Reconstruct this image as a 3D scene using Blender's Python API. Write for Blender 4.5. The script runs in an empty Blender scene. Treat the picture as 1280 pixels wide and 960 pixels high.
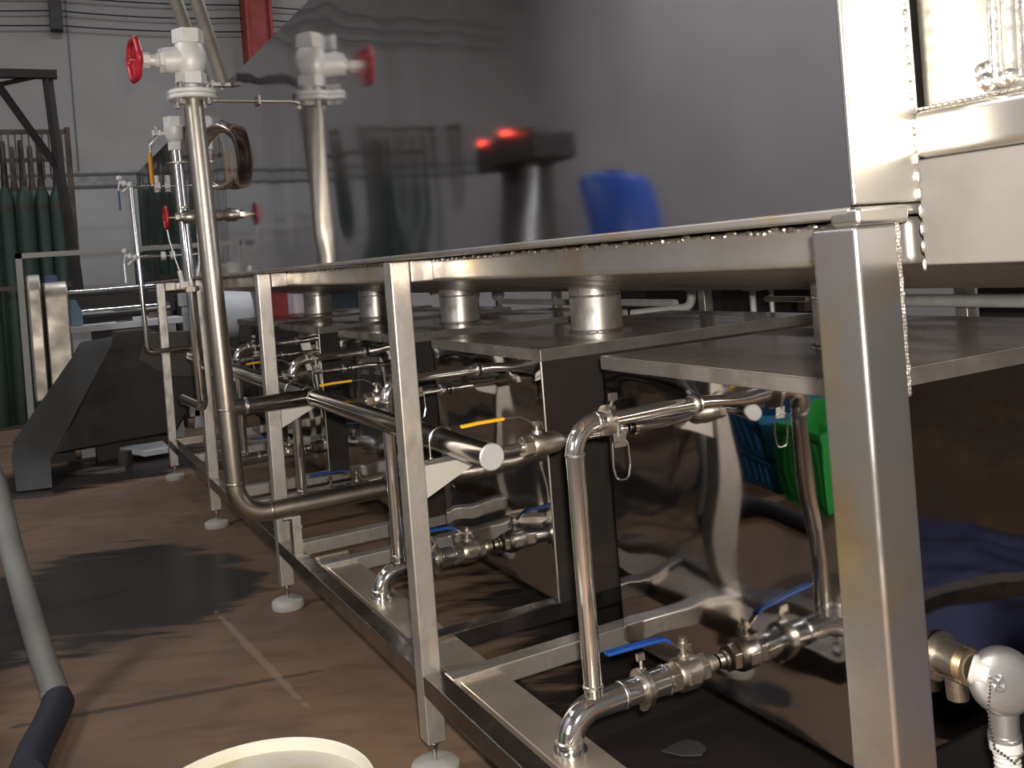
import bpy, bmesh, math, random
from mathutils import Vector, Matrix, noise
random.seed(7)
PI = math.pi
scn = bpy.context.scene
COL = scn.collection

# axes: x = across the machine (away from the aisle), y = along the machine (away from the viewer), z = up

# ------------------------------------------------------------------ materials
def new_mat(name):
    m = bpy.data.materials.new(name); m.use_nodes = True
    return m, m.node_tree.nodes, m.node_tree.links, m.node_tree.nodes['Principled BSDF']

def plain(name, col, rough=.5, metal=0., emit=None, spec=None):
    m, n, l, b = new_mat(name)
    b.inputs['Base Color'].default_value = (*col, 1); b.inputs['Roughness'].default_value = rough
    b.inputs['Metallic'].default_value = metal
    if spec is not None: b.inputs['Specular IOR Level'].default_value = spec
    if emit:
        b.inputs['Emission Color'].default_value = (*col, 1); b.inputs['Emission Strength'].default_value = emit
    return m

def mottled(name, c1, c2, scale=8., metal=0., r1=.3, r2=.5, bump=0., stretch=(1, 1, 1), detail=4., lo=.35, hi=.65, c3=None, scale3=3.):
    m, n, l, b = new_mat(name)
    tc = n.new('ShaderNodeTexCoord'); mp = n.new('ShaderNodeMapping'); mp.inputs['Scale'].default_value = stretch
    l.new(tc.outputs['Object'], mp.inputs['Vector'])
    nz = n.new('ShaderNodeTexNoise'); nz.inputs['Scale'].default_value = scale; nz.inputs['Detail'].default_value = detail
    l.new(mp.outputs['Vector'], nz.inputs['Vector'])
    mr = n.new('ShaderNodeMapRange'); mr.inputs['From Min'].default_value = lo; mr.inputs['From Max'].default_value = hi
    l.new(nz.outputs['Fac'], mr.inputs['Value'])
    mx = n.new('ShaderNodeMix'); mx.data_type = 'RGBA'
    mx.inputs['A'].default_value = (*c1, 1); mx.inputs['B'].default_value = (*c2, 1)
    l.new(mr.outputs['Result'], mx.inputs['Factor'])
    out = mx.outputs['Result']
    if c3:
        n3 = n.new('ShaderNodeTexNoise'); n3.inputs['Scale'].default_value = scale3; n3.inputs['Detail'].default_value = 3
        l.new(tc.outputs['Object'], n3.inputs['Vector'])
        m3 = n.new('ShaderNodeMapRange'); m3.inputs['From Min'].default_value = .52; m3.inputs['From Max'].default_value = .7
        l.new(n3.outputs['Fac'], m3.inputs['Value'])
        x3 = n.new('ShaderNodeMix'); x3.data_type = 'RGBA'
        l.new(m3.outputs['Result'], x3.inputs['Factor']); l.new(out, x3.inputs['A']); x3.inputs['B'].default_value = (*c3, 1)
        out = x3.outputs['Result']
    l.new(out, b.inputs['Base Color'])
    rr = n.new('ShaderNodeMapRange'); rr.inputs['To Min'].default_value = r1; rr.inputs['To Max'].default_value = r2
    l.new(mr.outputs['Result'], rr.inputs['Value']); l.new(rr.outputs['Result'], b.inputs['Roughness'])
    b.inputs['Metallic'].default_value = metal
    if bump:
        bp = n.new('ShaderNodeBump'); bp.inputs['Strength'].default_value = bump; bp.inputs['Distance'].default_value = .005
        l.new(nz.outputs['Fac'], bp.inputs['Height']); l.new(bp.outputs['Normal'], b.inputs['Normal'])
    return m

M = {}
M['mirror'] = mottled('mirror_steel', (.70, .695, .71), (.65, .645, .66), 2.2, 1, .045, .075)
M['mirror_dark'] = mottled('mirror_steel_tank', (.43, .42, .42), (.37, .36, .365), 3, 1, .03, .07)
M['end_steel'] = mottled('tank_end_steel', (.48, .42, .385), (.40, .35, .32), 4, .94, .12, .25)
M['lid'] = mottled('tank_lid_steel', (.62, .545, .49), (.36, .31, .28), 6, .42, .16, .4, .3, (1, .35, 1), lo=.42, hi=.62)
M['hopper'] = mottled('hopper_steel', (.56, .50, .45), (.42, .37, .33), 5, .8, .26, .42, .1)
M['tube'] = mottled('square_tube_steel', (.72, .68, .63), (.38, .35, .325), 21, .85, .36, .5, .15, (1, 1, .5), lo=.45, hi=.68, c3=(.60, .53, .43), scale3=4)
M['post'] = mottled('heat_tinted_steel', (.54, .53, .525), (.34, .33, .325), 6, .96, .24, .38, .1, (.5, .5, 2.2), lo=.42, hi=.68, c3=(.58, .46, .28), scale3=5)  # yellow is heat tint; the level grey bands imitate reflections
M['rail'] = mottled('dull_rail_steel', (.40, .37, .34), (.28, .25, .23), 10, 1, .2, .36, .1, c3=(.42, .33, .22), scale3=4)
M['channel'] = mottled('drain_channel_steel', (.72, .62, .50), (.52, .44, .36), 4, .75, .2, .36)
M['beam'] = mottled('welded_beam_steel', (.66, .63, .59), (.42, .40, .385), 13, .9, .28, .45, .2, (1, .5, 1), c3=(.54, .42, .27), scale3=6)
M['bright'] = mottled('bright_panel_steel', (.70, .68, .64), (.58, .555, .51), 6, 1, .28, .38, .06)
M['satin'] = mottled('satin_panel_steel', (.36, .345, .33), (.31, .295, .28), 20, 1, .30, .36, .04)
M['lip'] = mottled('lid_lip_steel', (.46, .425, .395), (.30, .275, .255), 12, .72, .2, .34)
M['film'] = mottled('film_covered_steel', (.112, .103, .094), (.094, .087, .08), 14, .1, .6, .7, .04)
M['weld'] = mottled('weld_bead', (.75, .73, .70), (.5, .47, .43), 60, 1, .25, .4, .6)
M['polished'] = mottled('polished_pipe', (.78, .765, .75), (.68, .665, .65), 7, .96, .06, .11)
M['thin'] = plain('thin_pipe_steel', (.68, .67, .65), .13, 1)
M['matte_pipe'] = mottled('matte_pipe_steel', (.46, .41, .345), (.40, .355, .30), 18, 1, .30, .38, .05)
M['dark_pipe'] = mottled('dark_polished_pipe', (.34, .33, .32), (.24, .235, .23), 9, 1, .12, .22)
M['cap'] = mottled('cap_steel', (.66, .66, .65), (.58, .58, .57), 30, .6, .4, .5)
M['gusset'] = plain('gusset_plate_steel', (.66, .63, .58), .5, .6)
M['cast'] = mottled('cast_valve_steel', (.62, .57, .49), (.46, .41, .34), 22, 1, .26, .42, .2)
M['galv'] = mottled('pale_cast_iron', (.78, .77, .75), (.66, .65, .63), 20, .15, .35, .55, .15)
M['red'] = mottled('red_paint', (.48, .015, .03), (.36, .01, .02), 20, 0, .3, .45)
M['redcol'] = mottled('red_oxide_paint', (.33, .045, .035), (.25, .035, .03), 6, 0, .5, .65)
M['blue'] = plain('blue_sleeve', (.015, .075, .34), .35)
M['yellow'] = plain('yellow_sleeve', (.78, .40, .02), .4)
M['orange'] = plain('orange_sleeve', (.62, .27, .02), .4)
M['wire'] = plain('wire_steel', (.6, .58, .55), .25, 1)
M['white_pad'] = mottled('white_nylon', (.48, .455, .42), (.37, .35, .32), 18, 0, .5, .65)
M['chrome'] = mottled('satin_chrome', (.60, .60, .61), (.54, .54, .55), 40, .85, .3, .38)
M['white_hose'] = plain('white_hose_plastic', (.80, .78, .74), .4)
M['brass'] = plain('brass', (.60, .49, .33), .32, 1)
M['bucket'] = mottled('stained_bucket_plastic', (.60, .57, .49), (.50, .43, .28), 9, 0, .45, .6, lo=.48, hi=.72)
M['green_cyl'] = mottled('green_cylinder_paint', (.036, .066, .05), (.022, .044, .034), 4, 0, .45, .6, stretch=(1, 1, .3))
M['rust'] = mottled('rusty_steel', (.10, .075, .06), (.055, .045, .04), 6, .3, .55, .75)
M['black'] = mottled('black_painted_steel', (.022, .019, .018), (.032, .027, .024), 8, 0, .5, .65)
M['brown_dark'] = mottled('dark_brown_steel', (.028, .022, .019), (.036, .028, .024), 4, 0, .5, .65)
M['brown_mid'] = plain('brown_hood_edge', (.085, .07, .06), .6)
M['grey_sheet'] = mottled('grey_sheet_steel', (.04, .039, .038), (.055, .054, .052), 4, 0, .5, .6)
M['grey_hose'] = mottled('grey_hose_cover', (.15, .15, .15), (.20, .20, .195), 5, 0, .5, .65, .3)
M['prop_blue'] = plain('reflection_prop_blue', (.06, .066, .15), .5)
M['navy'] = plain('navy_cloth', (.015, .017, .028), .7)
M['housing'] = mottled('rolled_housing_steel', (.60, .55, .48), (.44, .40, .35), 7, .8, .4, .55, .2)
M['white_paint'] = mottled('white_paint', (.62, .64, .68), (.56, .58, .62), 5, 0, .45, .6)
M['grey_paint'] = plain('grey_tube_paint', (.36, .35, .33), .5)
M['machine_blue'] = plain('pale_blue_paint', (.13, .26, .38), .45)
M['deep_blue'] = plain('deep_blue_paint', (.02, .045, .20), .45)
M['paper'] = mottled('paper_edges', (.72, .64, .68), (.55, .47, .52), 40, 0, .7, .8, stretch=(1, 1, .05))
M['wood'] = mottled('wood_block', (.30, .22, .15), (.22, .16, .11), 10, 0, .6, .7, stretch=(1, 1, 4))
M['hose_pipe'] = mottled('grey_brown_pipe', (.23, .205, .17), (.18, .16, .135), 12, .2, .4, .55)
M['coil'] = plain('brown_clear_hose', (.20, .145, .11), .25, .4)
M['cable'] = plain('black_cable', (.012, .012, .013), .6)
M['blue_crate'] = plain('blue_crate_plastic', (.03, .20, .42), .45)
M['added_drum_blue'] = plain('added_drum_plastic', (.02, .08, .42), .4)
M['green_bin'] = plain('green_bin_plastic', (.03, .40, .07), .45)
M['lamp_red'] = plain('red_indicator', (1, .08, .05), .4, 0, 3.)
M['lamp_white'] = plain('lamp_tube', (.95, .97, 1), .4, 0, 6.)

M['added_window_glow'] = plain('added_window_pane', (.80, .86, .95), .5, 0, 4.)  # glow of the window added out of view

def floor_mat():
    m, n, l, b = new_mat('stained_concrete')
    geo = n.new('ShaderNodeNewGeometry')
    def math_(op, a, c=None):
        q = n.new('ShaderNodeMath'); q.operation = op
        for i, v in enumerate((a, c)):
            if v is None: continue
            if isinstance(v, (int, float)): q.inputs[i].default_value = v
            else: l.new(v, q.inputs[i])
        return q.outputs[0]
    def nz(scale, detail=5, stretch=None):
        t = n.new('ShaderNodeTexNoise'); t.inputs['Scale'].default_value = scale; t.inputs['Detail'].default_value = detail
        if stretch:
            mp = n.new('ShaderNodeMapping'); mp.inputs['Scale'].default_value = stretch
            l.new(geo.outputs['Position'], mp.inputs['Vector']); l.new(mp.outputs['Vector'], t.inputs['Vector'])
        else: l.new(geo.outputs['Position'], t.inputs['Vector'])
        return t.outputs['Fac']
    def ramp(v, lo, hi):
        r = n.new('ShaderNodeMapRange'); r.inputs['From Min'].default_value = lo; r.inputs['From Max'].default_value = hi
        r.interpolation_type = 'SMOOTHSTEP'; l.new(v, r.inputs['Value']); return r.outputs['Result']
    def ellipse(cx, cy, rx, ry, rot, n1, amp):
        mp = n.new('ShaderNodeMapping'); mp.vector_type = 'TEXTURE'
        mp.inputs['Location'].default_value = (cx, cy, 0); mp.inputs['Rotation'].default_value = (0, 0, rot)
        mp.inputs['Scale'].default_value = (rx, ry, 1e6)
        l.new(geo.outputs['Position'], mp.inputs['Vector'])
        ln = n.new('ShaderNodeVectorMath'); ln.operation = 'LENGTH'; l.new(mp.outputs['Vector'], ln.inputs[0])
        d = math_('ADD', ln.outputs['Value'], math_('MULTIPLY', math_('SUBTRACT', n1, .5), amp))
        return math_('SUBTRACT', 1., ramp(d, .80, 1.12))
    def mixc(f, a, bb):
        x = n.new('ShaderNodeMix'); x.data_type = 'RGBA'; l.new(f, x.inputs['Factor'])
        for k, v in (('A', a), ('B', bb)):
            if isinstance(v, tuple): x.inputs[k].default_value = (*v, 1)
            else: l.new(v, x.inputs[k])
        return x.outputs['Result']
    big, mid, fine = nz(1.3), nz(5.), nz(28., 6)
    mr_ = n.new('ShaderNodeMapping'); mr_.inputs['Rotation'].default_value = (0, 0, .49)
    ms_ = n.new('ShaderNodeMapping'); ms_.inputs['Scale'].default_value = (.55, 2.2, 1)
    l.new(geo.outputs['Position'], mr_.inputs['Vector']); l.new(mr_.outputs['Vector'], ms_.inputs['Vector'])
    te = n.new('ShaderNodeTexNoise'); te.inputs['Scale'].default_value = 4.5; te.inputs['Detail'].default_value = 7; te.inputs['Roughness'].default_value = .62
    l.new(ms_.outputs['Vector'], te.inputs['Vector']); edge = te.outputs['Fac']
    base = mixc(ramp(big, .35, .65), (.225, .138, .085), (.155, .10, .065))
    base = mixc(ramp(mid, .5, .75), base, (.135, .093, .066))
    base = mixc(ramp(edge, .45, .75), base, (.118, .081, .056))
    wet = None
    for e in ((-.50, 2.12, .50, .72, .12), (-.95, 2.1, .30, .60, 0), (-.2, 1.95, .22, .36, .3), (.62, -.35, .42, .62, .1), (1.3, .1, .9, 1.5, 0), (.33, .42, .10, .3, .2), (.07, -.12, .13, .10, 0), (-.5, 4.9, 1.3, .5, 0)):
        k = ellipse(*e, edge, 1.5)
        wet = k if wet is None else math_('MAXIMUM', wet, k)
    def streak(x0, y0, x1, y1, w, amp):
        L = math.hypot(x1 - x0, y1 - y0)
        return ellipse((x0 + x1) / 2, (y0 + y1) / 2, L / 2, w, math.atan2(y1 - y0, x1 - x0), fine, amp)
    wetcol = mixc(wet, base, (.026, .021, .019))
    st = streak(-.98, 1.02, .02, .775, .016, 1.1)
    wetcol = mixc(math_('MULTIPLY', st, .75), wetcol, (.060, .042, .034))
    sc = streak(-.215, 1.55, -.14, .55, .014, 1.4)
    wetcol = mixc(math_('MULTIPLY', sc, .5), wetcol, (.33, .25, .19))
    l.new(wetcol, b.inputs['Base Color'])
    b.inputs['Specular IOR Level'].default_value = .32
    r = n.new('ShaderNodeMapRange'); r.inputs['To Min'].default_value = .62; r.inputs['To Max'].default_value = .30
    l.new(wet, r.inputs['Value']); l.new(r.outputs['Result'], b.inputs['Roughness'])
    bp = n.new('ShaderNodeBump'); bp.inputs['Strength'].default_value = .12; bp.inputs['Distance'].default_value = .003
    l.new(math_('MULTIPLY', fine, math_('SUBTRACT', 1.1, wet)), bp.inputs['Height']); l.new(bp.outputs['Normal'], b.inputs['Normal'])
    return m
M['floor'] = floor_mat()
M['wall'] = mottled('grey_plaster', (.36, .342, .338), (.31, .295, .292), 1.2, 0, .75, .85, c3=(.37, .355, .35), scale3=.6)
M['wall_low'] = mottled('pale_wall_tiles', (.42, .412, .415), (.39, .382, .385), 2, 0, .4, .5)
M['wall_side'] = mottled('pale_side_wall', (.50, .475, .48), (.45, .425, .43), .9, 0, .75, .85)
M['band_dark'] = plain('tile_band_dark', (.10, .10, .105), .5)
M['band_light'] = mottled('tile_band_pale', (.33, .33, .34), (.22, .22, .23), 14, 0, .4, .5)
M['ceiling'] = plain('ceiling_paint', (.20, .20, .20), .8)

# ------------------------------------------------------------------ geometry helpers
def V(*a): return Vector(a)

class MB:
    def __init__(s, origin=(0, 0, 0)):
        s.bm = bmesh.new(); s.o = Vector(origin)
    def _mark(s): s.n = len(s.bm.verts)
    def box(s, a, b, rot=None, pivot=None):
        a, b = Vector(a), Vector(b)
        r = bmesh.ops.create_cube(s.bm, size=1)
        c = (a + b) / 2; d = b - a
        for v in r['verts']:
            v.co = Vector((v.co.x * d.x, v.co.y * d.y, v.co.z * d.z)) + c
        if rot is not None:
            p = Vector(pivot) if pivot is not None else c
            for v in r['verts']: v.co = rot @ (v.co - p) + p
        return s
    def tube(s, pts, r, seg=20, closed=False, caps=True):
        pts = [Vector(p) for p in pts]; N = len(pts)
        rad = r if isinstance(r, (list, tuple)) else [r] * N
        tang = []
        for i in range(N):
            if closed: t = pts[(i + 1) % N] - pts[i - 1]
            elif i == 0: t = pts[1] - pts[0]
            elif i == N - 1: t = pts[-1] - pts[-2]
            else: t = (pts[i + 1] - pts[i]).normalized() + (pts[i] - pts[i - 1]).normalized()
            tang.append(t.normalized())
        up = Vector((0, 0, 1)) if abs(tang[0].z) < .9 else Vector((1, 0, 0))
        nrm = (up - tang[0] * up.dot(tang[0])).normalized()
        rings = []
        for i in range(N):
            if i:
                nrm = nrm - tang[i] * nrm.dot(tang[i])
                nrm.normalize()
            bi = tang[i].cross(nrm)
            rings.append([s.bm.verts.new(pts[i] + (nrm * math.cos(2 * PI * k / seg) + bi * math.sin(2 * PI * k / seg)) * rad[i]) for k in range(seg)])
        M_ = N if closed else N - 1
        for i in range(M_):
            a, b = rings[i], rings[(i + 1) % N]
            for k in range(seg): s.bm.faces.new((a[k], a[(k + 1) % seg], b[(k + 1) % seg], b[k]))
        if caps and not closed:
            s.bm.faces.new(rings[0][::-1]); s.bm.faces.new(rings[-1])
        return s
    def cyl(s, a, b, r, seg=24, r2=None): return s.tube([a, b], [r, r if r2 is None else r2], seg)
    def hexa(s, a, b, r): return s.tube([a, b], r, 6)
    def lathe(s, base, axis, prof, seg=28):
        """prof: (distance along axis, radius)"""
        base, ax = Vector(base), Vector(axis).normalized()
        up = Vector((0, 0, 1)) if abs(ax.z) < .9 else Vector((1, 0, 0))
        n = (up - ax * up.dot(ax)).normalized(); b = ax.cross(n)
        rings = [[s.bm.verts.new(base + ax * h + (n * math.cos(2 * PI * k / seg) + b * math.sin(2 * PI * k / seg)) * max(r, 1e-4)) for k in range(seg)] for h, r in prof]
        for p, q in zip(rings, rings[1:]):
            for k in range(seg): s.bm.faces.new((p[k], p[(k + 1) % seg], q[(k + 1) % seg], q[k]))
        s.bm.faces.new(rings[0][::-1]); s.bm.faces.new(rings[-1])
        return s
    def torus(s, c, axis, R, r, seg=36, seg2=10):
        c, ax = Vector(c), Vector(axis).normalized()
        up = Vector((0, 0, 1)) if abs(ax.z) < .9 else Vector((1, 0, 0))
        n = (up - ax * up.dot(ax)).normalized(); b = ax.cross(n)
        return s.tube([c + (n * math.cos(2 * PI * k / seg) + b * math.sin(2 * PI * k / seg)) * R for k in range(seg)], r, seg2, closed=True)
    def ball(s, c, r, seg=14):
        sc = r if isinstance(r, (tuple, list)) else (r, r, r)
        q = bmesh.ops.create_uvsphere(s.bm, u_segments=seg, v_segments=max(6, seg // 2 + 2), radius=1)
        for v in q['verts']: v.co = Vector((v.co.x * sc[0], v.co.y * sc[1], v.co.z * sc[2])) + Vector(c)
        return s
    def prism(s, poly, ext):
        ext = Vector(ext); a = [s.bm.verts.new(Vector(p)) for p in poly]; b = [s.bm.verts.new(Vector(p) + ext) for p in poly]
        N = len(poly)
        s.bm.faces.new(a[::-1]); s.bm.faces.new(b)
        for i in range(N): s.bm.faces.new((a[i], a[(i + 1) % N], b[(i + 1) % N], b[i]))
        return s
    def build(s, name, mat, parent=None, bevel=0., sharp=38., seg=2):
        bmesh.ops.translate(s.bm, verts=s.bm.verts, vec=-s.o)
        bmesh.ops.recalc_face_normals(s.bm, faces=s.bm.faces)
        lim = math.radians(sharp)
        for f in s.bm.faces: f.smooth = True
        for e in s.bm.edges:
            e.smooth = not (len(e.link_faces) == 2 and e.calc_face_angle(0) > lim)
        me = bpy.data.meshes.new(name); s.bm.to_mesh(me); s.bm.free()
        me.materials.append(M[mat] if isinstance(mat, str) else mat)
        o = bpy.data.objects.new(name, me); COL.objects.link(o)
        if parent is not None: o.parent = parent
        elif s.o.length: o.location = s.o
        if bevel:
            bv = o.modifiers.new('edge', 'BEVEL'); bv.width = bevel; bv.segments = seg; bv.limit_method = 'ANGLE'; bv.angle_limit = math.radians(50); bv.harden_normals = True
        return o

def fillet(pts, rad, n=9):
    """polyline with rounded corners; rad = one radius or one per inner corner"""
    pts = [Vector(p) for p in pts]; out = [pts[0]]
    for i in range(1, len(pts) - 1):
        R = rad if isinstance(rad, (int, float)) else rad[i - 1]
        a, c, b = pts[i - 1], pts[i], pts[i + 1]
        u, w = (a - c).normalized(), (b - c).normalized()
        ang = u.angle(w)
        if R <= 0 or ang > PI - .02: out.append(c); continue
        d = R / math.tan(ang / 2); ctr = c + (u + w).normalized() * (R / math.sin(ang / 2))
        s_, e_ = c + u * d - ctr, c + w * d - ctr
        tot = s_.angle(e_); ax = s_.cross(e_).normalized()
        for k in range(n + 1): out.append(ctr + Matrix.Rotation(tot * k / n, 3, ax) @ s_)
    out.append(pts[-1])
    return out

def tag(o, label=None, cat=None, group=None, kind=None):
    if label: o['label'] = label
    if cat: o['category'] = cat
    if group: o['group'] = group
    if kind: o['kind'] = kind
    return o

def root(name, loc, label, cat, group=None):
    e = bpy.data.objects.new(name, None); COL.objects.link(e); e.location = loc; e.empty_display_size = .1
    return tag(e, label, cat, group)

def copy_tree(o, parent=None):
    c = o.copy(); COL.objects.link(c)
    if parent is not None: c.parent = parent
    for ch in list(o.children): copy_tree(ch, c)
    return c

def structure(name, mb, mat):
    o = mb.build(name, mat); o['kind'] = 'structure'; return o

def wavy(mb, o, u, v, nu, nv, nrm, amp, scale, seed, edge=.06):
    """a sheet of slightly dented polished metal: o origin, u/v edge vectors"""
    o, u, v, nrm = Vector(o), Vector(u), Vector(v), Vector(nrm)
    lu, lv = u.length, v.length
    g = []
    for i in range(nu + 1):
        row = []
        for j in range(nv + 1):
            a, b = i / nu, j / nv
            w = min(1, min(a, 1 - a) * lu / edge) * min(1, min(b, 1 - b) * lv / edge)
            w = w * w * (3 - 2 * w)
            q = Vector((a * lu * scale[0] + seed * 7.3, b * lv * scale[1], seed * 3.1))
            d = noise.noise(q) + .45 * noise.noise(q * 2.1 + Vector((3, 5, 1)))
            row.append(mb.bm.verts.new(o + u * a + v * b + nrm * d * amp * w))
        g.append(row)
    for i in range(nu):
        for j in range(nv): mb.bm.faces.new((g[i][j], g[i + 1][j], g[i + 1][j + 1], g[i][j + 1]))
    return mb

# ------------------------------------------------------------------ dimensions of the machine
S = 1.394                      # leg spacing
NEAR = -1.409                  # near end of the frame
W2 = 2.1                       # inner row of legs
P = 1.09                       # tank spacing
TZ = 1.2554                    # top of the frame
RZ = .257                      # top of the bottom rails
TANKS = (0, 1, 2, 3, 4)        # tank k spans y = -.906 + P k ... -.133 + P k

# ------------------------------------------------------------------ setting
structure('floor', MB().box((-6, -6, -.1), (8, 10.2, 0)), 'floor')
structure('wall_far', MB().box((-6, 10, 0), (8, 10.2, 6.2)), 'wall')
structure('wall_left', MB().box((-6.2, -6, 0), (-6, 10.2, 6.2)), 'wall_side')
structure('wall_right', MB().box((8, -6, 0), (8.2, 10.2, 6.2)), 'wall')
structure('wall_back', MB().box((-6, -6.2, 0), (8, -6, 6.2)), 'wall')
structure('ceiling', MB().box((-6, -6, 6.2), (8, 10.2, 6.3)), 'ceiling')
structure('trim_1', MB().box((-6, 9.985, 0), (8, 10, 2.47)), 'wall_low')
structure('trim_2', MB().box((-6, 9.975, 2.47), (8, 10, 2.62)).box((-6, 9.97, 2.62), (8, 10, 2.65)), 'band_light')
structure('trim_3', MB().box((-6, 9.968, 2.455), (8, 10, 2.485)).box((-6, 9.966, 2.60), (8, 10, 2.63)), 'band_dark')
structure('trim_4', MB().box((-.03, 9.99, 2.65), (-.015, 10, 6.2)), 'band_dark')
structure('added_window_1', MB().box((-6.0, -4.4, 1.3), (-5.985, -1.4, 3.4)), 'added_window_glow')  # unseen window, added for streaks on the pipes and brighter tank ends
wf = MB()
for y in (-4.45, -3.45, -2.42, -1.42): wf.box((-6, y, 1.25), (-5.95, y + .06, 3.45))
for z in (1.25, 2.33, 3.40): wf.box((-6, -4.45, z), (-5.95, -1.36, z + .06))
structure('trim_5', wf, 'grey_paint')
c = MB().box((2.02, 9.72, 0), (2.32, 9.95, 6.2))
c.box((2.0, 9.68, 0), (2.04, 9.99, 6.2)).box((2.30, 9.68, 0), (2.34, 9.99, 6.2))
tag(c.build('steel_column', 'redcol'), 'red painted steel column against the far wall behind the tank', 'column')

# ------------------------------------------------------------------ support frame
fr = root('support_frame', (0, 0, 0), 'long stainless steel stand of square tube legs and rails carrying all the tanks', 'machine frame')
def leg(x, y, w, ztop, mat):
    L = MB().box((x, y, .086), (x + w, y + w, ztop)).build('leg', mat, fr, .004 if w < .06 else .006, seg=3)
    cx, cy = x + w / 2, y + w / 2
    f = MB().cyl((cx, cy, .03), (cx, cy, .09), .006, 12).hexa((cx, cy, .066), (cx, cy, .076), .012)
    f.build('foot_stem', 'wire', L)
    MB().lathe((cx, cy, 0), (0, 0, 1), [(0, .058), (.012, .061), (.026, .059), (.033, .046), (.036, .012)]).build('foot_pad', 'white_pad', L)
    return L
post = leg(0, NEAR, .066, TZ - .006, 'post')
for k in range(4): leg(0, S * k, .05, TZ, 'tube')
for k in range(-1, 4): leg(W2, S * k if k >= 0 else NEAR, .05, 1.2, 'tube')
for x in (0, W2):
    b = MB()
    y0 = NEAR + .066
    for k in range(4):
        b.box((x, y0, RZ - .05), (x + .05, S * k, RZ)); y0 = S * k + .05
    b.build('long_rail', 'rail', fr, .004)
MB().box((.07, NEAR + .02, RZ - .062), (.178, 1.13, RZ - .012)).box((.062, 1.125, RZ - .066), (.186, 1.133, RZ - .006)).build('drain_channel', 'channel', fr, .008, seg=3)
for y in (-1.38, -.065, .19, 1.005, 1.31, 2.1, 2.42, 3.19, 3.5, 4.18):
    MB().box((.05, y, RZ - .05), (W2, y + .05, RZ)).build('cross_bar', 'rail' if y in (.19, 3.19) else 'tube', fr, .004)
bm_ = MB().box((.11, NEAR + .02, 1.20), (.165, 4.23, TZ))
bm_.build('top_beam', 'beam', fr, .010, seg=3)
wb_ = MB()
for i in range(150):
    y = NEAR + .06 + 4.2 * (i / 150) ** 1.5
    wb_.ball((.111, y + random.uniform(-.01, .01), TZ - .004 + random.uniform(-.003, .003)), (.003, random.uniform(.004, .011), random.uniform(.002, .005)), 6)
wb_.build('weld_seam', 'weld', fr)['kind'] = 'stuff'
MB().box((W2 - .06, NEAR + .02, 1.20), (W2, 4.23, TZ)).build('top_beam', 'beam', fr, .006)
for k in range(4):
    MB().box((.052, S * k, 1.202), (.112, S * k + .05, TZ)).build('beam_stub', 'tube', fr, .004)
# gusset plates that carry the header pipe
for k in (0, 1, 2):
    y = S * k + .012
    g = MB().prism([(.05, y, .757), (.05, y, .672), (.195, y, .738), (.205, y, .757)], (0, .004, 0))
    g.box((.05, y, .753), (.205, y + .04, .757))
    g.build('gusset_plate', 'gusset', fr)
st = MB().box((.0, 1.155, RZ), (.03, 1.161, .40)).box((0, 1.145, RZ), (.04, 1.175, RZ + .005)).cyl((-.03, 1.163, .395), (.03, 1.163, .395), .005, 10).cyl((.022, 1.15, .36), (.022, 1.18, .36), .010, 10)
st.build('pipe_stand', 'tube', fr)
# welds on the near post
wd = MB()
for i in range(46):
    t = i / 45
    wd.ball((.068 + random.uniform(-.001, .001), NEAR + .004, 1.06 + .19 * t), (.004, .004, .005), 6)
wd.build('weld_bead', 'weld', fr)

# ------------------------------------------------------------------ upper tank
ut = root('upper_tank', (0, 1.6, TZ), 'large mirror polished stainless upper tank filling the top of the frame', 'tank')
O = (0, 1.6, TZ); TN, TF, TT = -1.405, 4.765, 2.022
s_ = MB(O); wavy(s_, (0, TN, TZ + .015), (0, TF - TN, 0), (0, 0, TT - TZ - .015), 300, 40, (1, 0, 0), .0040, (2.7, .75), 4, .12)
sh = s_.build('side_panel', 'mirror', ut)
# shell behind the polished sheet
b = MB(O)
b.box((.006, TF - .004, TZ + .02), (W2, TF, TT)).box((.006, TN + .02, TT - .004), (W2, TF, TT)).box((W2 - .004, TN, TZ), (W2, TF, TT)).box((.09, TN + .01, TZ + .02), (W2, TN + .016, TT))
b.build('shell', 'satin', ut)
fl = MB(O).box((-.003, TN, TZ + .003), (.14, TF, TZ + .015)); fl.build('bottom_flange', 'beam', ut, .004)
cs = MB(O).box((0, TN - .006, TZ + .016), (.113, TN + .002, TT)); cs.build('corner_strip', 'bright', ut, .003)
MB(O).box((-.003, TN - .012, TZ - .006), (.078, TN + .03, TZ + .014)).build('corner_cap', 'bright', ut, .006, seg=3)
# shallow vee bottom
pr = [(.17, TN + .02, 1.212), (1.05, TN + .02, 1.098), (W2 - .06, TN + .02, 1.212)]
MB(O).prism(pr, (0, TF - TN - .05, 0)).build('vee_bottom', 'hopper', ut)
# near end box whose side runs on towards the viewer, set back from the post
pnl = root('end_box', (.3, -1.66, 1.2), 'pale satin steel box with a welded rail at the near end of the upper tank', 'end box')
OB = (.3, -1.66, 1.2)
MB(OB).box((.104, -1.92, 1.199), (.60, NEAR, 1.318)).build('lower_panel', 'film', pnl, .003)
b = MB(OB).box((.098, -1.92, 1.318), (.60, NEAR, 1.373)); b.build('rail', 'bright', pnl, .012, seg=4)
b = MB(OB); wavy(b, (.112, -1.92, 1.373), (0, .508, 0), (0, 0, .70), 60, 30, (1, 0, 0), .0012, (3, 2), 9)
for v in b.bm.verts:
    q = max(0, (v.co.y + 1.475) / .065); v.co.x += .010 * min(q, 1.2) ** 1.6
b.box((.135, -1.92, 1.373), (.60, NEAR - .004, 2.07)).box((.115, -1.92, 1.373), (.17, -1.48, 2.07)).box((.10, -1.92, 2.06), (.60, NEAR, 2.075))
b.build('upper_panel', 'bright', pnl)
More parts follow.
